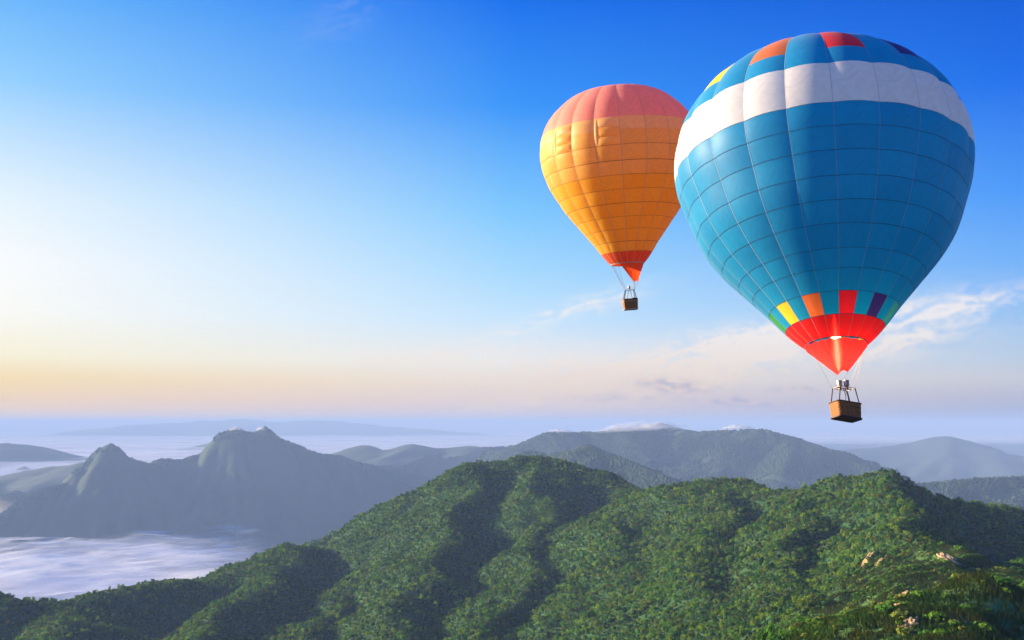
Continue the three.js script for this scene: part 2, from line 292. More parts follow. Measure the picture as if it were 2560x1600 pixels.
const spots = [], bushes = [], r0 = rng(77);
const openness = (x, z) => fbm(x / 130 + 8, z / 130, 3);
const ridgeE = NEAR[10], ridgeE2 = NEAR[11], ridgeE3 = NEAR[12], mound = NEAR[13], o1 = { h: 0, d: 0 };
const bareness = (x, z) => {                            // 1 on the grassy ridge at right, 0 in the forest
  let b = 0;
  for (const [r, w] of [[ridgeE, 75], [ridgeE2, 40], [ridgeE3, 60], [mound, 80]]) { r.at(x, z, o1); const reach = r === ridgeE || r === ridgeE2 ? smoothstep(-z, 980, 800) : 1; b = Math.max(b, (1 - smoothstep(o1.d, w * 0.5, w)) * (1 - reach * 0 - (r === ridgeE || r === ridgeE2 ? smoothstep(-z, 780, 1000) : 0))); }
  return b;
};
{
  const g = sheet(-1500, 1300, -3100, -180, 9, nearHeight, (x, z, h, c) => {
    const a = fbm(x / 70, z / 70, 4) * 0.5 + 0.5, b = fbm(x / 17 + 90, z / 17, 3) * 0.5 + 0.5;
    const bare = bareness(x, z), dry = smoothstep(a * 0.6 + b * 0.5, 0.55, 0.8);
    c[0] = lerp(lerp(0.018, 0.050, dry), lerp(0.07, 0.13, dry), bare) * (0.7 + 0.6 * b); c[1] = lerp(lerp(0.080, 0.100, dry), lerp(0.17, 0.18, dry), bare) * (0.7 + 0.6 * b); c[2] = lerp(lerp(0.014, 0.020, dry), 0.035, bare) * (0.7 + 0.6 * b);
  });
  top(new THREE.Mesh(g, landMat), 'hills', { kind: 'structure', label: 'steep green forested hills in the foreground, one peak in the middle, one at right', category: 'hills' });
}

for (const [zA, zB, gap, big] of [[-230, -1150, 3.1, 0.44], [-1150, -2650, 3.75, 0.57]]) for (let z = zA; z > zB; z -= gap) for (let x = -1400; x < 1250; x += gap) {
  const px = x + (r0() - 0.5) * gap, pz = z + (r0() - 0.5) * gap, t = r0(), s = r0(), q = r0();
  if (!inFrame(px, pz, 1.2)) continue;
  const open = openness(px, pz), bare = bareness(px, pz);
  if (bare > 0.35 || (open > 0.30 && t < 0.85)) { if (bare < 0.35 ? t < 0.85 : bare < 0.8 ? t < 0.55 : t < 0.22) { bushes.push([px, pz, 0.9 + 1.9 * s * s + (bare < 0.3 ? 0.9 : 0), q, bare]); if (bare < 0.3) bushes.push([px + gap * 0.5, pz + gap * (q - 0.5), 1.5 + 1.5 * q, s, bare]); } continue; }
  if (t > 0.9) continue;
  const patch = fbm(px / 240 + 60, pz / 240, 2);
  spots.push([px, pz, (2.5 + 3.0 * s * s + (s > 0.92 ? 1.7 : 0)) * (0.92 + 0.12 * patch) * big, q, s]);
}
const M4 = new THREE.Matrix4(), Q = new THREE.Quaternion(), UP = new THREE.Vector3(0, 1, 0), col = new THREE.Color();
function scatter(name, geometries, material, items, data, place) {
  const o = new THREE.Group(), lists = geometries.map(() => []);
  items.forEach((it, i) => lists[i % geometries.length].push(it));
  geometries.forEach((g, k) => {
    const m = new THREE.InstancedMesh(g, material, lists[k].length);
    m.name = 'foliage'; m.userData.kind = 'stuff';
    lists[k].forEach((it, i) => { place(it, k); m.setMatrixAt(i, M4); m.setColorAt(i, col); });
    o.add(m);
  });
  return top(o, name, data);
}
const tint = (c, v) => col.setRGB(c[0] * v, c[1] * v, c[2] * v);
function placeTree([x, z, s, q], k) {
  const y = nearHeight(x, z), c = pick((q * 7.31) % 1), h = s * (1.15 + 0.35 * ((q * 13.7) % 1));
  M4.compose(new THREE.Vector3(x, y + h * 0.75, z), Q.setFromAxisAngle(UP, q * 40), new THREE.Vector3(s * (0.9 + 0.3 * ((q * 5.1) % 1)), h, s));
  tint(c.c, 0.5 + 1.05 * ((q * 29.3) % 1));
}
const slope1 = (x, z) => nearHeight(x, z);
// the nearest 300 trees in view stand as trees of their own; the rest are one forest
function seen(x, z, h) {                               // whether the hills leave this spot open to the camera
  const d = Math.hypot(x, z), y = nearHeight(x, z) + h;
  for (let t = 0.25; t < 0.985; t += Math.max(0.008, 9 / d)) if (nearHeight(x * t, z * t) > EYE + (y - EYE) * t + 0.5) return false;
  const v = new THREE.Vector3(x, y - EYE, z).applyEuler(new THREE.Euler(-PITCH, 0, 0));
  return Math.abs(v.x / -v.z) < 0.428 && v.y / -v.z > -0.268;
}
spots.sort((a, b) => Math.hypot(a[0], a[1]) / a[2] - Math.hypot(b[0], b[1]) / b[2]);
const own = [], rest = [];
for (const s of spots) (own.length < 300 && seen(s[0], s[1], s[2]) ? own : rest).push(s);
const barkMat = std(0.10, 0.085, 0.065), trunks = [1, 2, 3].map((k) => trunkGeometry(k));
const crownMats = PALETTE.flatMap((p) => [0.7, 1, 1.35].map((v) => { const m = leafMat.clone(); m.color.setRGB(p.c[0] * v, p.c[1] * v, p.c[2] * v); return m; }));
own.forEach(([x, z, s, q], i) => {
  const p = pick((q * 7.31) % 1), k = PALETTE.indexOf(p), t = new THREE.Group(), h = s * (1.15 + 0.35 * ((q * 13.7) % 1));
  t.position.set(x, nearHeight(x, z) - 0.3, z); t.rotation.y = q * 40;
  const c = part('crown', CROWNS[i % 5], crownMats[k * 3 + Math.floor(((q * 29.3) % 1) * 3)], t);
  c.scale.set(s * (0.9 + 0.3 * ((q * 5.1) % 1)), h, s); c.position.y = h * 0.85 + 0.3;
  const b = part('trunk', trunks[i % 3], barkMat, t); b.scale.set(s * 0.9, h * 0.85, s * 0.9);
  const v = new THREE.Vector3(x, nearHeight(x, z) + s - EYE, z).applyEuler(new THREE.Euler(-PITCH, 0, 0)), sx = 1209 + F * v.x / -v.z, sy = 756 - F * v.y / -v.z;
  const across = sx < 800 ? 'far to the left below the low crest' : sx < 1150 ? 'under the middle hill near the bottom edge' : sx < 1400 ? 'in the gully between the two hills' : sx < 1600 ? 'on the lower slope right of the gully' : sx < 1780 ? 'on the slope below the right hill' : sx < 1950 ? 'on the slope left of the bare rocks' : sx < 2100 ? 'just left of the heart-shaped cliff' : sx < 2250 ? 'beside the heart-shaped cliff on the ridge' : 'by the corner mound at lower right';
  const where = across + (sy > 1440 ? ', lowest row' : sy > 1370 ? ', middle row' : ', upper row');
  top(t, 'tree', { label: (s > 4 ? 'tall ' : s < 2.6 ? 'small ' : '') + p.what + ' ' + where, category: 'tree', group: p.what + 's ' + where });
});
scatter('forest', CROWNS, leafMat, rest, { kind: 'stuff', label: 'dense mixed green forest covering the foreground hills', category: 'forest' }, placeTree);
scatter('shrubs', BUSH, leafMat, bushes, { kind: 'stuff', label: 'low green and olive shrubs on the ridge and in the clearings', category: 'shrubs' }, ([x, z, s, q, bare]) => {
  M4.compose(new THREE.Vector3(x, nearHeight(x, z) + s * 0.25, z), Q.setFromAxisAngle(UP, q * 40), new THREE.Vector3(s * 1.25, s, s * 1.25));
  const c = q < 0.45 ? [0.10, 0.21, 0.016] : q < 0.7 ? [0.055, 0.16, 0.016] : q < 0.85 ? [0.17, 0.21, 0.025] : [0.12, 0.15, 0.025];
  tint(c, 0.8 + 0.5 * ((q * 17.3) % 1));
});
{ // tufts of grass between the shrubs on the near ridge
  const list = [], r = rng(91);
  const tuft = () => { const pos = [], nor = [], idx = [], q = rng(5); for (let i = 0; i < 14; i++) { const a = q() * 6.283, x = (q() - 0.5) * 1.5, z = (q() - 0.5) * 1.5, h = 0.5 + q() * 0.6, b = pos.length / 3, l = 0.3 * q(); pos.push(x - Math.cos(a) * 0.09, -0.1, z - Math.sin(a) * 0.09, x + Math.cos(a) * 0.09, -0.1, z + Math.sin(a) * 0.09, x + Math.sin(a) * l, h, z - Math.cos(a) * l); for (let k = 0; k < 3; k++) nor.push(Math.sin(a) * 0.6, 0.75, -Math.cos(a) * 0.6); idx.push(b, b + 1, b + 2); } const g = new THREE.BufferGeometry(); g.setAttribute('position', new THREE.Float32BufferAttribute(pos, 3)); g.setAttribute('normal', new THREE.Float32BufferAttribute(nor, 3)); g.setIndex(idx); return g; };
  for (let i = 0; i < 420000; i++) { const x = 40 + r() * 460, z = -240 - r() * 760; if (inFrame(x, z, 0.8) && bareness(x, z) > 0.3) list.push([x, z, 0.7 + 0.8 * r(), r()]); }
  scatter('grass', [tuft()], leafMat, list, { kind: 'stuff', label: 'rough golden green grass on the ridge at the lower right', category: 'grass' }, ([x, z, s, q]) => {
    M4.compose(new THREE.Vector3(x, nearHeight(x, z), z), Q.setFromAxisAngle(UP, q * 40), new THREE.Vector3(s, s, s));
    const dry = smoothstep(fbm(x / 40, z / 40, 3) + 0.5 * (q - 0.5), -0.25, 0.6);
    col.setRGB(lerp(0.085, 0.20, dry), lerp(0.20, 0.235, dry), lerp(0.02, 0.035, dry));
  });
}
// woods on the mountains behind, a few pixels to a tree
const blobTree = (() => { const g = new THREE.IcosahedronGeometry(1, 1), p = g.attributes.position; for (let i = 0; i < p.count; i++) { const x = p.getX(i), y = p.getY(i), z = p.getZ(i), s = 1 + 0.35 * n3(x * 1.7, y * 1.7, z * 1.7); p.setXYZ(i, x * s, y * s * 0.9, z * s); } g.deleteAttribute('uv'); g.computeVertexNormals(); return g; })();
const BACKLIT_GREENS = [[0.030, 0.062, 0.022], [0.024, 0.054, 0.022], [0.040, 0.070, 0.022]];  // greens darkened: the backlit look of the far slopes is put into the leaf colour
const woodMat = new THREE.MeshStandardMaterial({ color: 0xffffff, roughness: 1 });
function wood(m, n, size, seed, label, keep) {
  const r = rng(seed), [x0, x1, z0, z1] = m.box, list = [];
  for (let i = 0; i < n; i++) {
    const x = lerp(x0, x1, r()), z = lerp(z0, z1, r()), q = r(), s = r();
    if (!inFrame(x, z, 0.8)) continue;
    const y = m.height(x, z);
    if (y < m.floor + 110 || !keep(x, y, z) || fbm(x / 700 + seed, z / 700, 3) > 0.45) continue;
    list.push([x, y, z, size * (0.65 + 0.8 * s * s), q]);
  }
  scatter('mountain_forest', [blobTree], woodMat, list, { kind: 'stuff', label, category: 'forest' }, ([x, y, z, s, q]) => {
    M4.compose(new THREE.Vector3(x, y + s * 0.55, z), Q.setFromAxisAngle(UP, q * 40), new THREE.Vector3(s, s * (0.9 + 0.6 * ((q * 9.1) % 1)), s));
    tint(BACKLIT_GREENS[Math.floor(((q * 7.31) % 1) * 3)], 0.85 + 0.3 * ((q * 29.3) % 1));
  });
}
const leftCrest = new Ridge(leftMountain.main, 1);
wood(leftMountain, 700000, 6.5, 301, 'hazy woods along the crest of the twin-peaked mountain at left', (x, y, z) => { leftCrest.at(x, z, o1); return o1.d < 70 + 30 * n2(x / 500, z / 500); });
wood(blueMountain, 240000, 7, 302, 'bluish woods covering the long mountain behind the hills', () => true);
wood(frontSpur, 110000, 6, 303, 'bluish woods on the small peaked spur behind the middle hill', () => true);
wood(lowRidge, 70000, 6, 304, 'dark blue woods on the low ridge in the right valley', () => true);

// bare rock faces on the near ridge
function onHill(px, py) { let d = 250; for (; d < 2800; d += 4) { const p = at(px, py, d); if (nearHeight(p.x, p.z) > p.y) return p; } return at(px, py, 1000); }
const rockTex = noiseTexture(256, (u, v) => { const a = tile(u, v, 6, 4) * 0.5 + 0.5, b = tile(u, v, 16, 3) * 0.5 + 0.5; const s = 0.46 + 0.36 * a; return [s, s * (0.80 + 0.08 * b), s * (0.50 + 0.16 * b)]; }, THREE.SRGBColorSpace);
const rockMat = new THREE.MeshStandardMaterial({ map: rockTex, roughness: 0.95 });
const ROCKS = [
  [1940, 1293, 18, 20, 'pale rock face high in the forest, farthest left of the bare rocks'], [2044, 1322, 22, 46, 'tall pale rock face in the trees left of the grassy ridge'], [2077, 1326, 14, 24, 'small pale rock face just right of the tall one'],
  [2150, 1266, 22, 14, 'small rock outcrop among trees under the right hilltop'], [2240, 1310, 26, 46, 'brown rock knob standing on the crest of the ridge'],
  [2106, 1425, 13, 40, 'narrow rock strip above the heart-shaped cliff'], [2145, 1470, 30, 52, 'heart-shaped pale cliff face low on the ridge side'], [2136, 1402, 16, 22, 'small ochre rock patch on the ridge side'], [2342, 1452, 18, 22, 'ochre rock at the end of the ridge by the corner mound'],
];
ROCKS.forEach(([px, py, w, h, label], i) => {
  const p = onHill(px, py + h * 0.35), m = Math.hypot(p.x, p.z) / F, g = new THREE.IcosahedronGeometry(1, 5), q = g.attributes.position, uv = g.attributes.uv;
  for (let k = 0; k < q.count; k++) {
    const v = new THREE.Vector3().fromBufferAttribute(q, k), cut = (t) => Math.round(t * 2.2) / 2.2;
    const s = 1 + 0.22 * n3(v.x * 1.4 + i * 9, v.y * 1.4, v.z * 1.4) + 0.16 * n3(v.x * 3.6, v.y * 3.6 + i * 5, v.z * 3.6) + 0.09 * cut(n3(v.x * 5, v.y * 2 + i, v.z * 5)) + 0.05 * n3(v.x * 11, v.y * 6, v.z * 11);
    q.setXYZ(k, v.x * s * w * 0.66 * m, v.y * s * h * 0.72 * m, v.z * s * Math.min(w, h) * 0.34 * m);
    uv.setXY(k, (v.x + v.z) * w * m / 9, v.y * h * m / 9);
  }
  g.computeVertexNormals();
  const o = new THREE.Mesh(g, rockMat);
  const e = 8, n = new THREE.Vector3(nearHeight(p.x - e, p.z) - nearHeight(p.x + e, p.z), 2 * e, nearHeight(p.x, p.z - e) - nearHeight(p.x, p.z + e)).normalize();
  n.y *= 0.45; n.normalize();
  const side = new THREE.Vector3().crossVectors(UP, n).normalize(), along = new THREE.Vector3().crossVectors(n, side);
  o.quaternion.setFromRotationMatrix(new THREE.Matrix4().makeBasis(side, along, n));
  o.position.copy(p).addScaledVector(n, 0.4);
  top(o, 'rock', { label, category: 'rock' });
});

// ---------------------------------------------------------------- mist
const mistMat = new THREE.MeshPhysicalMaterial({ color: new THREE.Color(0.99, 0.985, 0.98), roughness: 1, specularIntensity: 0, transmission: 0.3, thickness: 0, vertexColors: true, transparent: true, side: THREE.DoubleSide });
function mistSheet(x0, x1, z0, z1, step, height, density) {
  const g = sheet(x0, x1, z0, z1, step, height), p = g.attributes.position, c = new Float32Array(p.count * 4);
  for (let i = 0; i < p.count; i++) c.set([1, 1, 1, clamp(density(p.getX(i), p.getY(i), p.getZ(i)), 0, 1)], i * 4);
  g.setAttribute('color', new THREE.BufferAttribute(c, 4));
  const idx = [];                                       // leave out what is wholly clear
  for (let i = 0; i < g.index.count; i += 3) { const t = [0, 1, 2].map((k) => g.index.getX(i + k)); if (t.some((v) => c[v * 4 + 3] > 0.004)) idx.push(...t); }
  g.setIndex(idx);
  return g;
}
{ // mist lying in the valley at left, built of many thin layers
  const o = new THREE.Group();
  for (let k = 0; k < 6; k++) {
    const y = EYE - 925 + k * 30;
    const g = mistSheet(-6500, 300, -11500, -3600, 46, (x, z) => y + fbm(x / 1300, z / 1300, 3) * 40 + 24 * (0.45 - Math.abs(n2(x / 620 + k * 0.12, z / 620))) + 5 * (0.45 - Math.abs(n2(x / 210 + 7, z / 210 + k * 0.2))), (x, yy, z) => {
      const edge = 1 - smoothstep(x + 260 * n2(x / 600, z / 600 + 3), -2450 + 0.1 * (z + 7500), -1450 + 0.1 * (z + 7500)), far = smoothstep(z, -11400, -10400);
      const body = fbm(x / 800 + k * 0.35, z / 800, 4) * 0.5 + 0.5;
      return edge * far * smoothstep(yy - leftMountain.height(x, z), 0, 110) * smoothstep(body, 0.08 + k * 0.06, 0.42 + k * 0.06) * (k < 2 ? 1.3 : 0.4);
    });
    part('mist_layer', g, mistMat, o);
  }
  top(o, 'mist', { kind: 'stuff', label: 'white mist filling the valley below the twin-peaked mountain at lower left', category: 'mist' });
}
{ // the sea of mist further out
  const o = new THREE.Group();
  for (let k = 0; k < 4; k++) {
    const g = mistSheet(-32000, 30000, -70000, -9800, 430, (x, z) => EYE - lerp(860, 455, smoothstep(-z, 9800, 13500)) + k * 17 + fbm(x / 4600, z / 4600, 4) * 26 + fbm(x / 1300 + k, z / 1300, 3) * 16, (x, yy, z) => {
      const az = Math.atan2(x, -z) * 180 / Math.PI, left = 1 - smoothstep(az + (-z - 15000) * -0.0004, -2, 5), farAll = smoothstep(-z, 24000, 34000);
      const body = fbm(x / 3600 + k * 0.2, z / 2800, 4) * 0.5 + 0.5;
      return Math.max(left, farAll) * smoothstep(-z, 9900, 11200) * smoothstep(body, 0.10 + k * 0.09, 0.40 + k * 0.09) * (k ? 0.5 : 1);
    });
    part('mist_layer', g, mistMat, o);
  }
  top(o, 'mist', { kind: 'stuff', label: 'sea of mist out to the horizon between the far island hills', category: 'mist' });
}

// ---------------------------------------------------------------- hot air balloons
// envelope profiles: distance from the middle of the envelope, by the angle above its equator
const P_TH = [-79, -64, -52, -40, -28, -15, 0, 18, 36, 54, 72, 90].map(rad);
function spline(xs, ys, x) {
  const n = xs.length, m = ys.map((_, i) => (i === 0 ? (ys[1] - ys[0]) / (xs[1] - xs[0]) : i === n - 1 ? 0 : (() => { const a = xs[i] - xs[i - 1], b = xs[i + 1] - xs[i]; return (a * a * (ys[i + 1] - ys[i]) + b * b * (ys[i] - ys[i - 1])) / (a * b * (a + b)) * 1; })()));
  let i = 0; while (i < n - 2 && x > xs[i + 1]) i++;
  const h = xs[i + 1] - xs[i], t = (x - xs[i]) / h;
  return (2 * t ** 3 - 3 * t * t + 1) * ys[i] + (t ** 3 - 2 * t * t + t) * h * m[i] + (-2 * t ** 3 + 3 * t * t) * ys[i + 1] + (t ** 3 - t * t) * h * m[i + 1];
}
const weave = noiseTexture(256, (u, v) => 0.5 + 0.28 * tile(u, v, 5, 4) + 0.1 * Math.sin(u * Math.PI * 2 * 24 + 2 * tile(v, u, 3, 2)) * tile(u, v, 3, 2));
const stain = noiseTexture(256, (u, v) => { const a = tile(u, v, 5, 4); return [0.96 + 0.035 * a, 0.955 + 0.04 * a, 0.95 + 0.04 * a]; }, THREE.SRGBColorSpace);
function fabric(r, g, b, o = {}) {
  return new THREE.MeshPhysicalMaterial({ color: new THREE.Color(r, g, b), map: stain, roughness: 1, specularIntensity: 0.2, transmission: 0.46, thickness: 0, clearcoat: 0.6, clearcoatRoughness: 0.5, bumpMap: weave, bumpScale: 0.0022, side: THREE.DoubleSide, ...o });
}
const tapeLight = std(0.38, 0.37, 0.36, { side: THREE.DoubleSide }), tapeDark = std(0.012, 0.075, 0.17, { side: THREE.DoubleSide }), tapeBrown = std(0.42, 0.14, 0.02, { side: THREE.DoubleSide }), tapeTan = std(0.6, 0.42, 0.22, { side: THREE.DoubleSide });
const steel = std(0.30, 0.27, 0.24, { metalness: 0.8, roughness: 0.5 }), blackMat = std(0.014, 0.013, 0.013, { roughness: 0.6 }), brownLeather = std(0.055, 0.028, 0.02, { roughness: 0.6 });
const ropeMat = std(0.30, 0.29, 0.27), brass = std(0.42, 0.17, 0.07, { metalness: 0.7, roughness: 0.4 });
const wickerTex = noiseTexture(256, (u, v) => { const s = Math.sin(u * Math.PI * 2 * 10) * Math.sin(v * Math.PI * 2 * 12), n = tile(u, v, 9, 3), k = 0.68 + 0.26 * s + 0.22 * n; return [k * 0.86, k * 0.52, k * 0.22]; }, THREE.SRGBColorSpace);
const wicker = new THREE.MeshStandardMaterial({ map: wickerTex, roughness: 0.75 });
const flameMats = [[1, 0.78, 0.36, 60, 0.4], [1, 0.6, 0.2, 26, 0.3], [1, 0.5, 0.14, 12, 0.22]].map(([r, g, b, i, opacity]) => new THREE.MeshStandardMaterial({ color: 0x000000, emissive: new THREE.Color(r, g, b), emissiveIntensity: i, transparent: true, opacity, roughness: 1 }));

class Envelope {
  constructor(c) {
    Object.assign(this, c);
    this.th = [rad(c.end), ...P_TH.slice(1)];
    this.tab = [];
    for (let i = 0; i <= 400; i++) { const t = lerp(this.th[0], Math.PI / 2, i / 400), q = spline(this.th, this.rho, t); this.tab.push([t, q * Math.cos(t), q * Math.sin(t)]); }
    this.R = Math.max(...this.tab.map((q) => q[1]));
    this.mouth = this.tab[0];
    this.step = 2 * Math.PI / this.gores;
  }
  thetaAt(h) { for (let i = 0; i < 400; i++) if (this.tab[i + 1][2] >= h) { const a = this.tab[i], b = this.tab[i + 1]; return lerp(a[0], b[0], clamp((h - a[2]) / (b[2] - a[2]), 0, 1)); } return Math.PI / 2; }
  // a point of gore k at u across (0..1) and th along the profile, pushed out by puff
  point(k, u, th, puff, out) {
    const q = spline(this.th, this.rho, th), r = q * Math.cos(th), w = 2 * u - 1, b = 0.006 + this.bulge * smoothstep(r / this.R, 0.1, 0.75) * lerp(0.14, 1, smoothstep(th, -0.2, 0.4)), a = rad(this.offset) + (k + u) * this.step;
    const rr = r * (1 - b * w * w) + puff * Math.cos(th), h = q * Math.sin(th) + puff * Math.sin(th);
    return out.set(rr * Math.sin(a), h - this.base, rr * Math.cos(a));
  }
  panel(k, u0, u1, th0, th1, puff, nu = 6, nv = 4) {
    const pos = [], nor = [], uv = [], idx = [], P = new THREE.Vector3(), A = new THREE.Vector3(), B = new THREE.Vector3(), e = 0.01;
    const f = (s, t, o) => this.point(k, lerp(u0, u1, s), lerp(th0, th1, t), puff * Math.sin(Math.PI * s) ** 0.8 * Math.sin(Math.PI * t) ** 0.8 || 0, o);
    const cl = (x) => clamp(x, 0, 1);
    for (let j = 0; j <= nv; j++) for (let i = 0; i <= nu; i++) {
      const s = i / nu, t = j / nv;
      f(s, t, P); pos.push(P.x, P.y, P.z); uv.push((k + s) * 2.3 / 2.4, P.y / 2.4);
      const su = f(cl(s + e), t, A).clone().sub(f(cl(s - e), t, B)), sv = f(s, cl(t + e), A).clone().sub(f(s, cl(t - e), B)), n = su.cross(sv).normalize();
      if (n.dot(new THREE.Vector3(P.x, 0.3 * (P.y + this.base), P.z)) < 0) n.negate();
      nor.push(n.x, n.y, n.z);
      if (i < nu && j < nv) { const a = j * (nu + 1) + i; idx.push(a, a + 1, a + nu + 2, a, a + nu + 2, a + nu + 1); }
    }
    const g = new THREE.BufferGeometry();
    g.setAttribute('position', new THREE.Float32BufferAttribute(pos, 3)); g.setAttribute('normal', new THREE.Float32BufferAttribute(nor, 3)); g.setAttribute('uv', new THREE.Float32BufferAttribute(uv, 2)); g.setIndex(idx);
    const i0 = idx, a = new THREE.Vector3(pos[0], pos[1], pos[2]), fa = new THREE.Vector3().fromArray(pos, i0[0] * 3), fb = new THREE.Vector3().fromArray(pos, i0[1] * 3), fc = new THREE.Vector3().fromArray(pos, i0[2] * 3);
    const face = fb.sub(fa).cross(fc.sub(fa)); if (face.dot(new THREE.Vector3(nor[0], nor[1], nor[2])) < 0) { const flip = []; for (let q = 0; q < i0.length; q += 3) flip.push(i0[q], i0[q + 2], i0[q + 1]); g.setIndex(flip); }
    return g;
  }
  strip(points, width, side) {                          // a flat tape along points; side(i) gives the direction across it
    const pos = [], idx = [];
    points.forEach((p, i) => { const s = side(i).multiplyScalar(width / 2); pos.push(p.x - s.x, p.y - s.y, p.z - s.z, p.x + s.x, p.y + s.y, p.z + s.z); if (i) { const b = i * 2; idx.push(b - 2, b - 1, b, b, b - 1, b + 1); } });
    const g = new THREE.BufferGeometry(); g.setAttribute('position', new THREE.Float32BufferAttribute(pos, 3)); g.setIndex(idx); g.computeVertexNormals(); return g;
  }
  gatherTape(k, width, th0, th1) {                      // along the seam before gore k
    const pts = [], a = rad(this.offset) + k * this.step;
    for (let i = 0; i <= 40; i++) pts.push(this.point(k, 0, lerp(th0, th1, i / 40), 0.022, new THREE.Vector3()));
    return this.strip(pts, width, () => new THREE.Vector3(Math.cos(a), 0, -Math.sin(a)));
  }
  ringTape(th, width, lift = 0.02) {
    const pts = [], n = this.gores * 6;
    for (let i = 0; i <= n; i++) pts.push(this.point(Math.floor(i / 6) % this.gores, (i % 6) / 6, th, lift, new THREE.Vector3()));
    const a = this.point(0, 0.5, th + 0.01, 0, new THREE.Vector3()), b = this.point(0, 0.5, th - 0.01, 0, new THREE.Vector3());
    const dr = Math.hypot(a.x, a.z) - Math.hypot(b.x, b.z), dh = a.y - b.y, l = Math.hypot(dr, dh);
    return this.strip(pts, width, (i) => { const p = pts[i], r = Math.hypot(p.x, p.z); return new THREE.Vector3(p.x / r * dr / l, dh / l, p.z / r * dr / l); });
  }
}
const tube = (a, b, r, r2 = r, n = 8) => limb(a, b, r, r2, n);
const V = (x, y, z) => new THREE.Vector3(x, y, z);
function rope(a, b, r) { return tube(a, b, r, r, 5); }

// scoop hung under the mouth: from the mouth's rim between two angles down to a short lower edge
function scoopGeometry(env, a0, a1, lowA, lowB, sag, belly) {
  const [, r, h] = env.mouth, n = 48, m = 10, pos = [], uv = [], idx = [];
  for (let j = 0; j <= m; j++) for (let i = 0; i <= n; i++) {
    const s = i / n, t = j / m, a = rad(lerp(a0, a1, s)), gore = ((a - rad(env.offset)) / env.step) % 1, g = gore < 0 ? gore + 1 : gore;
    const drop = sag * Math.sin(Math.PI * g) ** 0.8, R = r * (0.985 - 0.01 * t), T = V(R * Math.sin(a), h - env.base - 0.012 - drop, R * Math.cos(a));
    const L = lowA.clone().lerp(lowB, s); L.y += 0.16 * Math.sin(Math.PI * s); L.z += 0.1 * Math.sin(Math.PI * s);
    const p = T.lerp(L, t), out = belly * Math.sin(Math.PI * t) + 0.012 * n2(s * 9, t * 7);
    p.x += Math.sin(a) * out; p.z += Math.cos(a) * out;
    pos.push(p.x, p.y, p.z); uv.push(s * 1.5, t * 0.8);
    if (i < n && j < m) { const b = j * (n + 1) + i; idx.push(b, b + n + 1, b + 1, b + 1, b + n + 1, b + n + 2); }
  }
  const g = new THREE.BufferGeometry(); g.setAttribute('position', new THREE.Float32BufferAttribute(pos, 3)); g.setAttribute('uv', new THREE.Float32BufferAttribute(uv, 2)); g.setIndex(idx); g.computeVertexNormals(); return g;
}
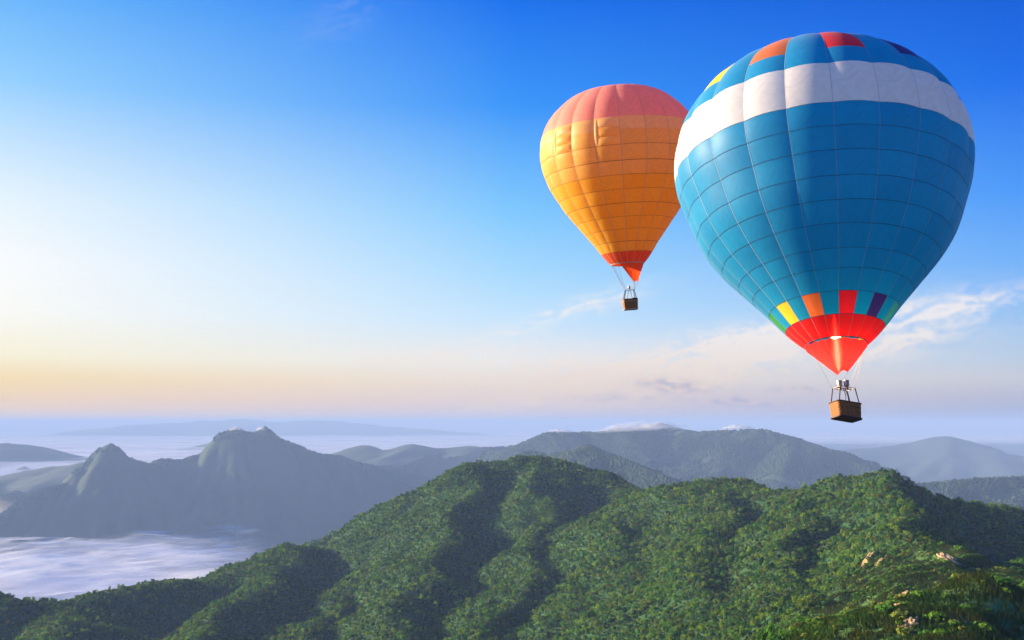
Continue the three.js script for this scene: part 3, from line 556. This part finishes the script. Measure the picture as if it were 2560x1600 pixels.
// wicker basket standing on y = 0, with woven walls, padded rim, skid runners and a leather foot
function basket(root, w, d, h, yaw, o) {
  const b = new THREE.Group(); b.name = 'basket'; b.rotation.y = yaw; b.position.x = o.x ?? 0; root.add(b);
  const cr = 0.16, around = [];
  const outline = (W, D, c) => { const pts = []; for (const [sx, sz, a0] of [[1, 1, 0], [-1, 1, 90], [-1, -1, 180], [1, -1, 270]]) for (let i = 0; i <= 6; i++) { const a = rad(a0 + i * 15); pts.push([sx * (W / 2 - c) + c * Math.cos(a), sz * (D / 2 - c) + c * Math.sin(a)]); } return pts; };
  // even spacing round the outline
  const even = (pts, n) => { const L = [0]; for (let i = 1; i <= pts.length; i++) { const p = pts[i - 1], q = pts[i % pts.length]; L.push(L[i - 1] + Math.hypot(q[0] - p[0], q[1] - p[1])); } const out = []; for (let k = 0; k < n; k++) { const t = k / n * L[pts.length]; let i = 0; while (L[i + 1] < t) i++; const f = (t - L[i]) / (L[i + 1] - L[i] || 1), p = pts[i], q = pts[(i + 1) % pts.length]; out.push([lerp(p[0], q[0], f), lerp(p[1], q[1], f)]); } return out; };
  const N = 168, rows = 44, ring = even(outline(w, d, cr), N), pos = [], uv = [], idx = [];
  for (let j = 0; j <= rows; j++) for (let i = 0; i <= N; i++) {
    const q = ring[i % N], p0 = ring[(i + N - 1) % N], p1 = ring[(i + 1) % N], tx = p1[0] - p0[0], tz = p1[1] - p0[1], l = Math.hypot(tx, tz), t = j / rows;
    const weaveOut = (((Math.floor(i / 3) + j) % 2) ? 0.011 : -0.008) + 0.003 * n2(i * 0.7, j * 0.9), k = lerp(0.93, 1, t), e = weaveOut;
    pos.push(q[0] * k + tz / l * e, 0.07 + t * (h - 0.07), q[1] * k - tx / l * e); uv.push(i / N * 4, t * 1.2);
    if (i < N && j < rows) { const a = j * (N + 1) + i; idx.push(a, a + N + 1, a + 1, a + 1, a + N + 1, a + N + 2); }
  }
  const g = new THREE.BufferGeometry(); g.setAttribute('position', new THREE.Float32BufferAttribute(pos, 3)); g.setAttribute('uv', new THREE.Float32BufferAttribute(uv, 2)); g.setIndex(idx); g.computeVertexNormals();
  part('wicker_wall', g, new THREE.MeshStandardMaterial({ ...{ map: wickerTex, roughness: 0.75, side: THREE.DoubleSide } }), b);
  const loop = (W, D, c, y) => new THREE.CatmullRomCurve3(even(outline(W, D, c), 60).map(([x, z]) => V(x, y, z)), true);
  part('rim', new THREE.TubeGeometry(loop(w + 0.02, d + 0.02, cr, h + 0.01), 120, 0.034, 8, true), o.rim, b);
  part('foot_band', new THREE.TubeGeometry(loop(w * 0.93 + 0.03, d * 0.93 + 0.03, cr, 0.075), 120, 0.055, 8, true), o.foot, b);
  if (o.stripe) part('stripe', new THREE.TubeGeometry(loop(w * 0.99 + 0.02, d * 0.99 + 0.02, cr, h * 0.82), 120, 0.02, 6, true), o.stripe, b);
  const fl = new THREE.Shape(even(outline(w * 0.92, d * 0.92, cr), 60).map(([x, z]) => new THREE.Vector2(x, z)));
  part('floor', new THREE.ExtrudeGeometry(fl, { depth: 0.04, bevelEnabled: false }).rotateX(Math.PI / 2).translate(0, 0.075, 0), std(0.05, 0.03, 0.02), b);
  for (const s of [-0.3, 0, 0.3]) part('runner', new THREE.BoxGeometry(w * 0.84, 0.05, 0.07).translate(0, 0.008, s * d), std(0.10, 0.06, 0.035), b);
  // hand holes and leather thongs showing as short dark dashes in the weave
  for (const [side, along, y, len] of o.dashes ?? []) {
    const nD = Math.max(2, Math.round(len / 0.1));
    for (let i = 0; i < nD; i++) {
      const t = along + (i - (nD - 1) / 2) * len / nD, k = lerp(0.93, 1, y / h), G = new THREE.BoxGeometry(len / nD * 0.68, 0.042, 0.03);
      if (side === 'x') G.rotateY(Math.PI / 2).translate((w / 2) * k + 0.004, y, t); else G.translate(t, y, (d / 2) * k + 0.004);
      part('leather_tie', G, blackMat, b);
    }
  }
  return b;
}
function burner(root, y, x, n, flameTo) {
  const b = new THREE.Group(); b.name = 'burner'; b.position.set(x, y, 0); root.add(b);
  for (let i = 0; i < n; i++) {
    const px = (i - (n - 1) / 2) * 0.36;
    const can = new THREE.LatheGeometry([[0.05, 0], [0.13, 0.05], [0.145, 0.1], [0.145, 0.36], [0.135, 0.36], [0.13, 0.12]].map((p) => new THREE.Vector2(...p)), 20).translate(px, 0, 0);
    part('burner_can', can, steel, b);
    const coil = []; for (let k = 0; k <= 80; k++) { const a = k / 80 * 6.283 * 5; coil.push(V(px + Math.cos(a) * 0.12, 0.14 + k / 80 * 0.2, Math.sin(a) * 0.12)); }
    part('coil', new THREE.TubeGeometry(new THREE.CatmullRomCurve3(coil), 120, 0.012, 5), brass, b);
    part('valve_block', new THREE.CylinderGeometry(0.07, 0.09, 0.14, 10).translate(px, -0.06, 0), brass, b);
  }
  return b;
}

// ----- the big blue balloon
const CAM = V(0, EYE, 0);
function place(root, env, middle, lean, roll) {
  const az = Math.atan2(-middle.x, -middle.z);
  const m = new THREE.Matrix4().makeRotationY(az).multiply(new THREE.Matrix4().makeRotationX(rad(lean))).multiply(new THREE.Matrix4().makeRotationZ(rad(roll)));
  root.quaternion.setFromRotationMatrix(m);
  root.position.copy(V(0, env.base, 0).applyMatrix4(m)).add(middle).add(CAM);
}
{
  const env = new Envelope({ rho: [7.905, 8.282, 8.342, 8.561, 8.594, 8.307, 7.943, 7.921, 7.931, 8.08, 8.60, 10.14].reverse(), gores: 22, end: -80.6, offset: 4.69, bulge: 0.014, base: -14.2 });
  const root = new THREE.Group();
  place(root, env, V(17.827, 13.91, -67.792), -14.15, 3.27);
  const blues = [fabric(0.001, 0.325, 0.67), fabric(0.001, 0.308, 0.65), fabric(0.001, 0.34, 0.69)], whites = [fabric(0.93, 0.88, 0.88), fabric(0.91, 0.86, 0.86)];
  const C = { red: fabric(0.95, 0.014, 0.028), orange: fabric(0.95, 0.20, 0.045), yellow: fabric(0.90, 0.72, 0.04), green: fabric(0.02, 0.36, 0.07), purple: fabric(0.045, 0.03, 0.22), teal: fabric(0.05, 0.42, 0.40), skirt: fabric(0.84, 0.016, 0.022, { transmission: 0.46, roughness: 0.8, specularIntensity: 0.1 }) };
  const wheel = { '-6': 'green', '-4': 'yellow', '-2': 'orange', 0: 'red', 2: 'purple', 4: 'teal', 6: 'green', 8: 'yellow', 10: 'orange', '-8': 'teal', '-10': 'purple' };
  const crownR = env.thetaAt(7.75), edges = [crownR, env.thetaAt(5.5), env.thetaAt(4.236), env.thetaAt(2.957), env.thetaAt(0.444), ...[-0.787, -1.949, -3.174, -4.266, -5.266, -6.27, -7.097, -8.056, -9.058].map((h) => env.thetaAt(h)), env.mouth[0]];
  for (let k = -11; k < 11; k++) for (let j = 0; j + 1 < edges.length; j++) {
    const mat = j === 0 || j === 1 ? C[wheel[k]] ?? blues[(k + 22) % 3] : j === 3 ? whites[(k + 22) % 2] : j === 12 ? C[wheel[k]] ?? blues[(k * 5 + j + 90) % 3] : j === 13 ? C.skirt : blues[(k * 5 + j * 2 + 90) % 3];
    part(j === 0 ? 'crown_panel' : 'panel', env.panel(k, 0, 1, edges[j], edges[j + 1], 0.006, 6, j === 3 ? 6 : 4), mat, root, C[wheel[k]] === mat ? wheel[k] + ' fabric panel' : undefined);
  }
  { const g = []; for (let k = 0; k < 22; k++) g.push(env.panel(k, 0, 1, Math.PI / 2 - 0.001, crownR, 0.01, 3, 2)); part('crown_cap', mergeGeometries(g), blues[0], root); }
  for (let k = 0; k < 22; k++) part('seam_tape', env.gatherTape(k, 0.017, env.mouth[0], crownR), tapeLight, root);
  for (let j = 4; j < 14; j++) part('seam', env.ringTape(edges[j], j === 4 ? 0.02 : 0.028), tapeDark, root);
  part('seam', env.ringTape(env.thetaAt(1.7), 0.015), std(0.66, 0.62, 0.63, { side: THREE.DoubleSide }), root, 'pale seam across the white band');
  part('mouth_ring', env.ringTape(env.mouth[0] + 0.002, 0.05, 0.015), tapeDark, root);
  const mouthY = env.mouth[2] - env.base;
  part('scoop', scoopGeometry(env, -112, 108, V(-0.06, mouthY - 1.82, 0.45), V(0.46, mouthY - 1.66, 0.42), 0.11, 0.03), fabric(0.84, 0.032, 0.04, { roughness: 0.70, transmission: 0.5, specularIntensity: 0.1 }), root);
  // basket, uprights, burner and flame
  const bw = 1.62, bd = 0.84, bh = 0.9, yaw = rad(42);
  basket(root, bw, bd, bh, yaw, { x: 0.2, rim: brownLeather, foot: std(0.06, 0.025, 0.022, { roughness: 0.55 }), dashes: [['z', 0.32, 0.66, 0.8], ['z', 0.5, 0.4, 0.42], ['z', -0.66, 0.55, 0.16], ['z', -0.66, 0.3, 0.16], ['x', -0.05, 0.62, 0.22], ['x', -0.05, 0.36, 0.22]] });
  const OX = 0.2, inYaw = (x, y, z) => V(x, y, z).applyAxisAngle(UP, yaw).add(V(OX, 0, 0)), fy = bh + 0.86, corners = [];
  for (const [sx, sz] of [[-1, 1], [1, 1], [1, -1], [-1, -1]]) {
    const foot = inYaw(sx * (bw / 2 - 0.1), bh - 0.02, sz * (bd / 2 - 0.1)), head = inYaw(sx * 0.52, fy, sz * 0.3);
    corners.push(head);
    part('upright', tube(foot, head, 0.036, 0.03, 10), sx * sz > 0 && sz > 0 ? blackMat : brownLeather, root);
    part('cable', rope(head, V(env.mouth[1] * 0.97 * Math.sin(head.x > 0 ? 1.2 : -1.2) , mouthY - 0.02, env.mouth[1] * 0.97 * Math.cos(1.2) * Math.sign(head.z)), 0.008), ropeMat, root);
  }
  for (let i = 0; i < 4; i++) part('frame_bar', tube(corners[i], corners[(i + 1) % 4], 0.02, 0.02, 8), steel, root);
  part('frame_bar', tube(corners[0].clone().lerp(corners[3], 0.5), corners[1].clone().lerp(corners[2], 0.5), 0.03, 0.03, 8), brass, root);
  for (const s of [0, 1]) part('fuel_hose', new THREE.TubeGeometry(new THREE.CatmullRomCurve3([V(0.16 + 0.08 * s, fy, 0.02), V(0.26 + 0.1 * s, fy - 0.4, 0.1), V(0.2 + 0.2 * s, bh - 0.05, 0.06)]), 20, 0.024, 6), s ? blackMat : brownLeather, root);
  burner(root, fy + 0.08, 0.18, 2);
  const f = (r, y0, y1) => new THREE.LatheGeometry([[0.001, y0], [r * 0.6, y0 + 0.12 * (y1 - y0)], [r, y0 + 0.34 * (y1 - y0)], [r * 0.75, y0 + 0.62 * (y1 - y0)], [r * 0.32, y0 + 0.86 * (y1 - y0)], [0.001, y1]].map((p) => new THREE.Vector2(...p)), 18);
  const fl = part('flame', f(0.34, mouthY - 1.6, mouthY + 1.9), flameMats[2], root); fl.position.set(0.02, 0, 0);
  part('flame_core', f(0.23, mouthY - 1.55, mouthY + 1.5), flameMats[1], fl); part('flame_core', f(0.13, mouthY - 1.5, mouthY + 1.05), flameMats[0], fl);
  for (const [y, i] of [[mouthY - 0.6, 7], [mouthY + 0.9, 10]]) { const l = new THREE.PointLight(new THREE.Color(1, 0.58, 0.2), i); l.name = 'flame_light'; l.position.set(0.02, y, 0); l.shadow.radius = 8; l.castShadow = true; root.add(l); }
  top(root, 'hot_air_balloon', { label: 'big teal-blue hot air balloon with white band, red skirt and lit burner', category: 'hot air balloon' });
}

// ----- the orange balloon behind it
{
  const env = new Envelope({ rho: [10.598, 11.167, 11.23, 10.87, 9.965, 8.796, 7.991, 7.70, 7.61, 7.87, 8.52, 10.23].reverse(), gores: 20, end: -79, offset: 0.46, bulge: 0.012, base: -15.45 });
  const root = new THREE.Group();
  place(root, env, V(12.964, 28.663, -139.118), 1.89, 3.42);
  const coral = [fabric(1, 0.38, 0.30), fabric(1, 0.365, 0.29)], orange = [fabric(0.98, 0.50, 0.025), fabric(0.97, 0.48, 0.02), fabric(0.99, 0.52, 0.03)], tan = [fabric(0.97, 0.53, 0.10), fabric(0.96, 0.51, 0.09), fabric(0.98, 0.55, 0.11)], pale = [fabric(0.98, 0.61, 0.22), fabric(0.97, 0.59, 0.21)], skirt = fabric(0.85, 0.09, 0.012);
  const crownR = env.thetaAt(10.35), edges = [crownR, env.thetaAt(8.9), ...[5.573, 4.075, 2.367, 0.652, -0.84, -2.312, -3.751, -5.121, -6.409, -7.715, -8.79].map((h) => env.thetaAt(h)), env.mouth[0]];
  const vent = new Set([-1, -3, 6, 8]);
  for (let k = -10; k < 10; k++) {
    for (let j = 0; j + 1 < edges.length; j++) {
      if (vent.has(k) && (j === 2 || j === 3)) continue;
      const mat = j < 2 ? coral[(k + 20) % 2] : j === 2 ? pale[(k + 20) % 2] : j === 12 ? skirt : (j < 6 ? tan : orange)[(k * 5 + j * 2 + 100) % 3];
      part(j === 0 ? 'crown_panel' : 'panel', env.panel(k, 0, 1, edges[j], edges[j + 1], j < 2 ? 0.025 : j === 12 ? 0.01 : 0.036), mat, root);
    }
    if (vent.has(k)) {
      const a = edges[2], b = edges[4];
      [[0, 0.36], [0.36, 0.7], [0.7, 1]].forEach(([s, t], i) => part('vent_panel', env.panel(k, 0.15, 1, lerp(a, b, s), lerp(a, b, t), 0.13), i ? tan[i] : pale[0], root));
      part('vent_sleeve', env.panel(k, 0, 0.15, a, b, 0.1, 5, 6), pale[1], root);
    }
  }
  { const g = []; for (let k = 0; k < 20; k++) g.push(env.panel(k, 0, 1, Math.PI / 2 - 0.001, crownR, 0.01, 3, 2)); part('crown_cap', mergeGeometries(g), coral[0], root); }
  for (let k = 0; k < 20; k++) part('seam_tape', env.gatherTape(k, 0.05, env.mouth[0], crownR), tapeTan, root);
  for (let j = 4; j < 13; j++) part('seam', env.ringTape(edges[j], j % 3 === 2 ? 0.07 : 0.045), tapeBrown, root);
  part('mouth_ring', env.ringTape(env.mouth[0] + 0.004, 0.13, 0.02), std(0.55, 0.45, 0.38, { side: THREE.DoubleSide }), root);
  const mouthY = env.mouth[2] - env.base, R = env.mouth[1];
  part('scoop', scoopGeometry(env, -28, 128, V(0.62, mouthY - 2.22, 0.45), V(1.12, mouthY - 2.2, 0.1), 0.0, 0.02), skirt, root);
  const bw = 1.72, bd = 1.2, bh = 1.28, yaw = rad(8);
  basket(root, bw, bd, bh, yaw, { rim: std(0.20, 0.08, 0.03), foot: std(0.55, 0.40, 0.25), stripe: std(0.62, 0.50, 0.38), dashes: [['z', 0.5, 0.62, 0.12], ['z', 0.5, 0.4, 0.12]] });
  const inYaw = (x, y, z) => V(x, y, z).applyAxisAngle(UP, yaw), fy = bh + 1.08, corners = [];
  for (const [sx, sz] of [[-1, 1], [1, 1], [1, -1], [-1, -1]]) {
    const foot = inYaw(sx * (bw / 2 - 0.14), bh - 0.03, sz * (bd / 2 - 0.12)), head = inYaw(sx * 0.5 + 0.03, fy, sz * 0.34);
    corners.push(head);
    part('upright', tube(foot, head, 0.046, 0.04, 10), blackMat, root);
  }
  for (let i = 0; i < 4; i++) part('frame_bar', tube(corners[i], corners[(i + 1) % 4], 0.022, 0.022, 8), steel, root);
  for (const s of [-1, 1]) part('fuel_hose', new THREE.TubeGeometry(new THREE.CatmullRomCurve3([V(0.06 * s, fy, 0.04), V(0.16 * s, fy - 0.35, 0.12), V(0.3 * s, bh - 0.05, 0.2)]), 20, 0.03, 6), blackMat, root);
  for (const [a, i] of [[-62, 0], [-74, 3], [-40, 0], [-100, 3], [120, 2], [150, 2]]) part('cable', rope(corners[i], V(R * 0.96 * Math.sin(rad(a)), mouthY - 0.03, R * 0.96 * Math.cos(rad(a))), 0.016), ropeMat, root);
  for (const [x, z, i] of [[0.66, 0.44, 1], [1.08, 0.12, 1]]) part('cable', rope(corners[i], V(x, mouthY - 2.2, z), 0.018), ropeMat, root);
  { const g = new THREE.SphereGeometry(1, 20, 14), p = g.attributes.position; for (let i = 0; i < p.count; i++) { const x = p.getX(i), y = p.getY(i), z = p.getZ(i), s = 1 + 0.2 * n3(x * 2, y * 2, z * 2); p.setXYZ(i, x * 0.26 * s, y * 0.09 * s, z * 0.16 * s); } g.computeVertexNormals(); part('rim_pad', g.translate(0.52, bh + 0.02, bd / 2 - 0.02), blackMat, root); }
  burner(root, fy + 0.1, 0, 1);
  top(root, 'hot_air_balloon', { label: 'smaller orange hot air balloon with coral top, partly behind the blue one', category: 'hot air balloon' });
}

// ---------------------------------------------------------------- cloud lying along the mountain crests
const cloudMat = new THREE.MeshPhysicalMaterial({ color: new THREE.Color(0.97, 0.96, 0.96), roughness: 1, specularIntensity: 0, transmission: 0.5, thickness: 0, transparent: true, vertexColors: true, side: THREE.DoubleSide });
function capCloud(line, up, thick, label, dense = 0.10) {             // a long soft roll over a crest, as nested shells that thin outwards
  const k1 = line[0][2] > 7000 ? 1.25 : K, c = new THREE.CatmullRomCurve3(line.map(([x, y, d]) => at(x, y - 2, d * k1))), o = new THREE.Group(); up *= k1; thick *= k1;
  for (let s = 0; s < 8; s++) {
    const k = 1.25 - s * 0.14, n = 90, m = 18, pos = [], colr = [], idx = [];
    for (let i = 0; i <= n; i++) {
      const t = i / n, p = c.getPoint(t), d = c.getTangent(t), sx = -d.z, sz = d.x, end = Math.sin(Math.PI * t) ** 0.6;
      for (let j = 0; j <= m; j++) {
        const a = j / m * 2 * Math.PI, puff = (0.68 + 0.32 * fbm(t * 4 + s * 0.1, Math.sin(a) * 0.4 + s * 0.08, 3)) * end * k;
        const y = Math.sin(a) * (Math.sin(a) > 0 ? up : up * 0.6) * puff, w = Math.cos(a) * thick * puff;
        pos.push(p.x + sx * w, p.y + y, p.z + sz * w);
        colr.push(1, 1, 1, dense * smoothstep(t, 0, 0.4) * smoothstep(1 - t, 0, 0.4));
        if (i < n && j < m) { const b = i * (m + 1) + j; idx.push(b, b + m + 1, b + 1, b + 1, b + m + 1, b + m + 2); }
      }
    }
    const g = new THREE.BufferGeometry(); g.setAttribute('position', new THREE.Float32BufferAttribute(pos, 3)); g.setAttribute('color', new THREE.Float32BufferAttribute(colr, 4)); g.setIndex(idx); g.computeVertexNormals();
    part('cloud_layer', g, cloudMat, o);
  }
  top(o, 'cloud', { kind: 'stuff', label, category: 'cloud' });
}
capCloud([[1385, 1024, 7700], [1450, 1017, 7700], [1520, 1012, 7750], [1580, 1010, 7750], [1650, 1022, 7700]], 48, 260, 'long white cap of cloud over the highest part of the blue mountain');
capCloud([[1285, 1023, 7650], [1320, 1020, 7650], [1375, 1024, 7650]], 14, 90, 'thin wisp of cloud on the left shoulder of the blue mountain');
capCloud([[1690, 1018, 7650], [1740, 1012, 7650], [1800, 1014, 7650]], 22, 110, 'short cap of cloud on the right shoulder of the blue mountain');
capCloud([[535, 1022, 5560], [558, 1015, 5560], [580, 1021, 5560]], 14, 60, 'small pink cloud on the left tip of the twin peaks', 0.05);
capCloud([[600, 1022, 5560], [616, 1015, 5560], [632, 1020, 5560]], 14, 60, 'small pink cloud on the right tip of the twin peaks', 0.05);

renderer.render(scene, camera);
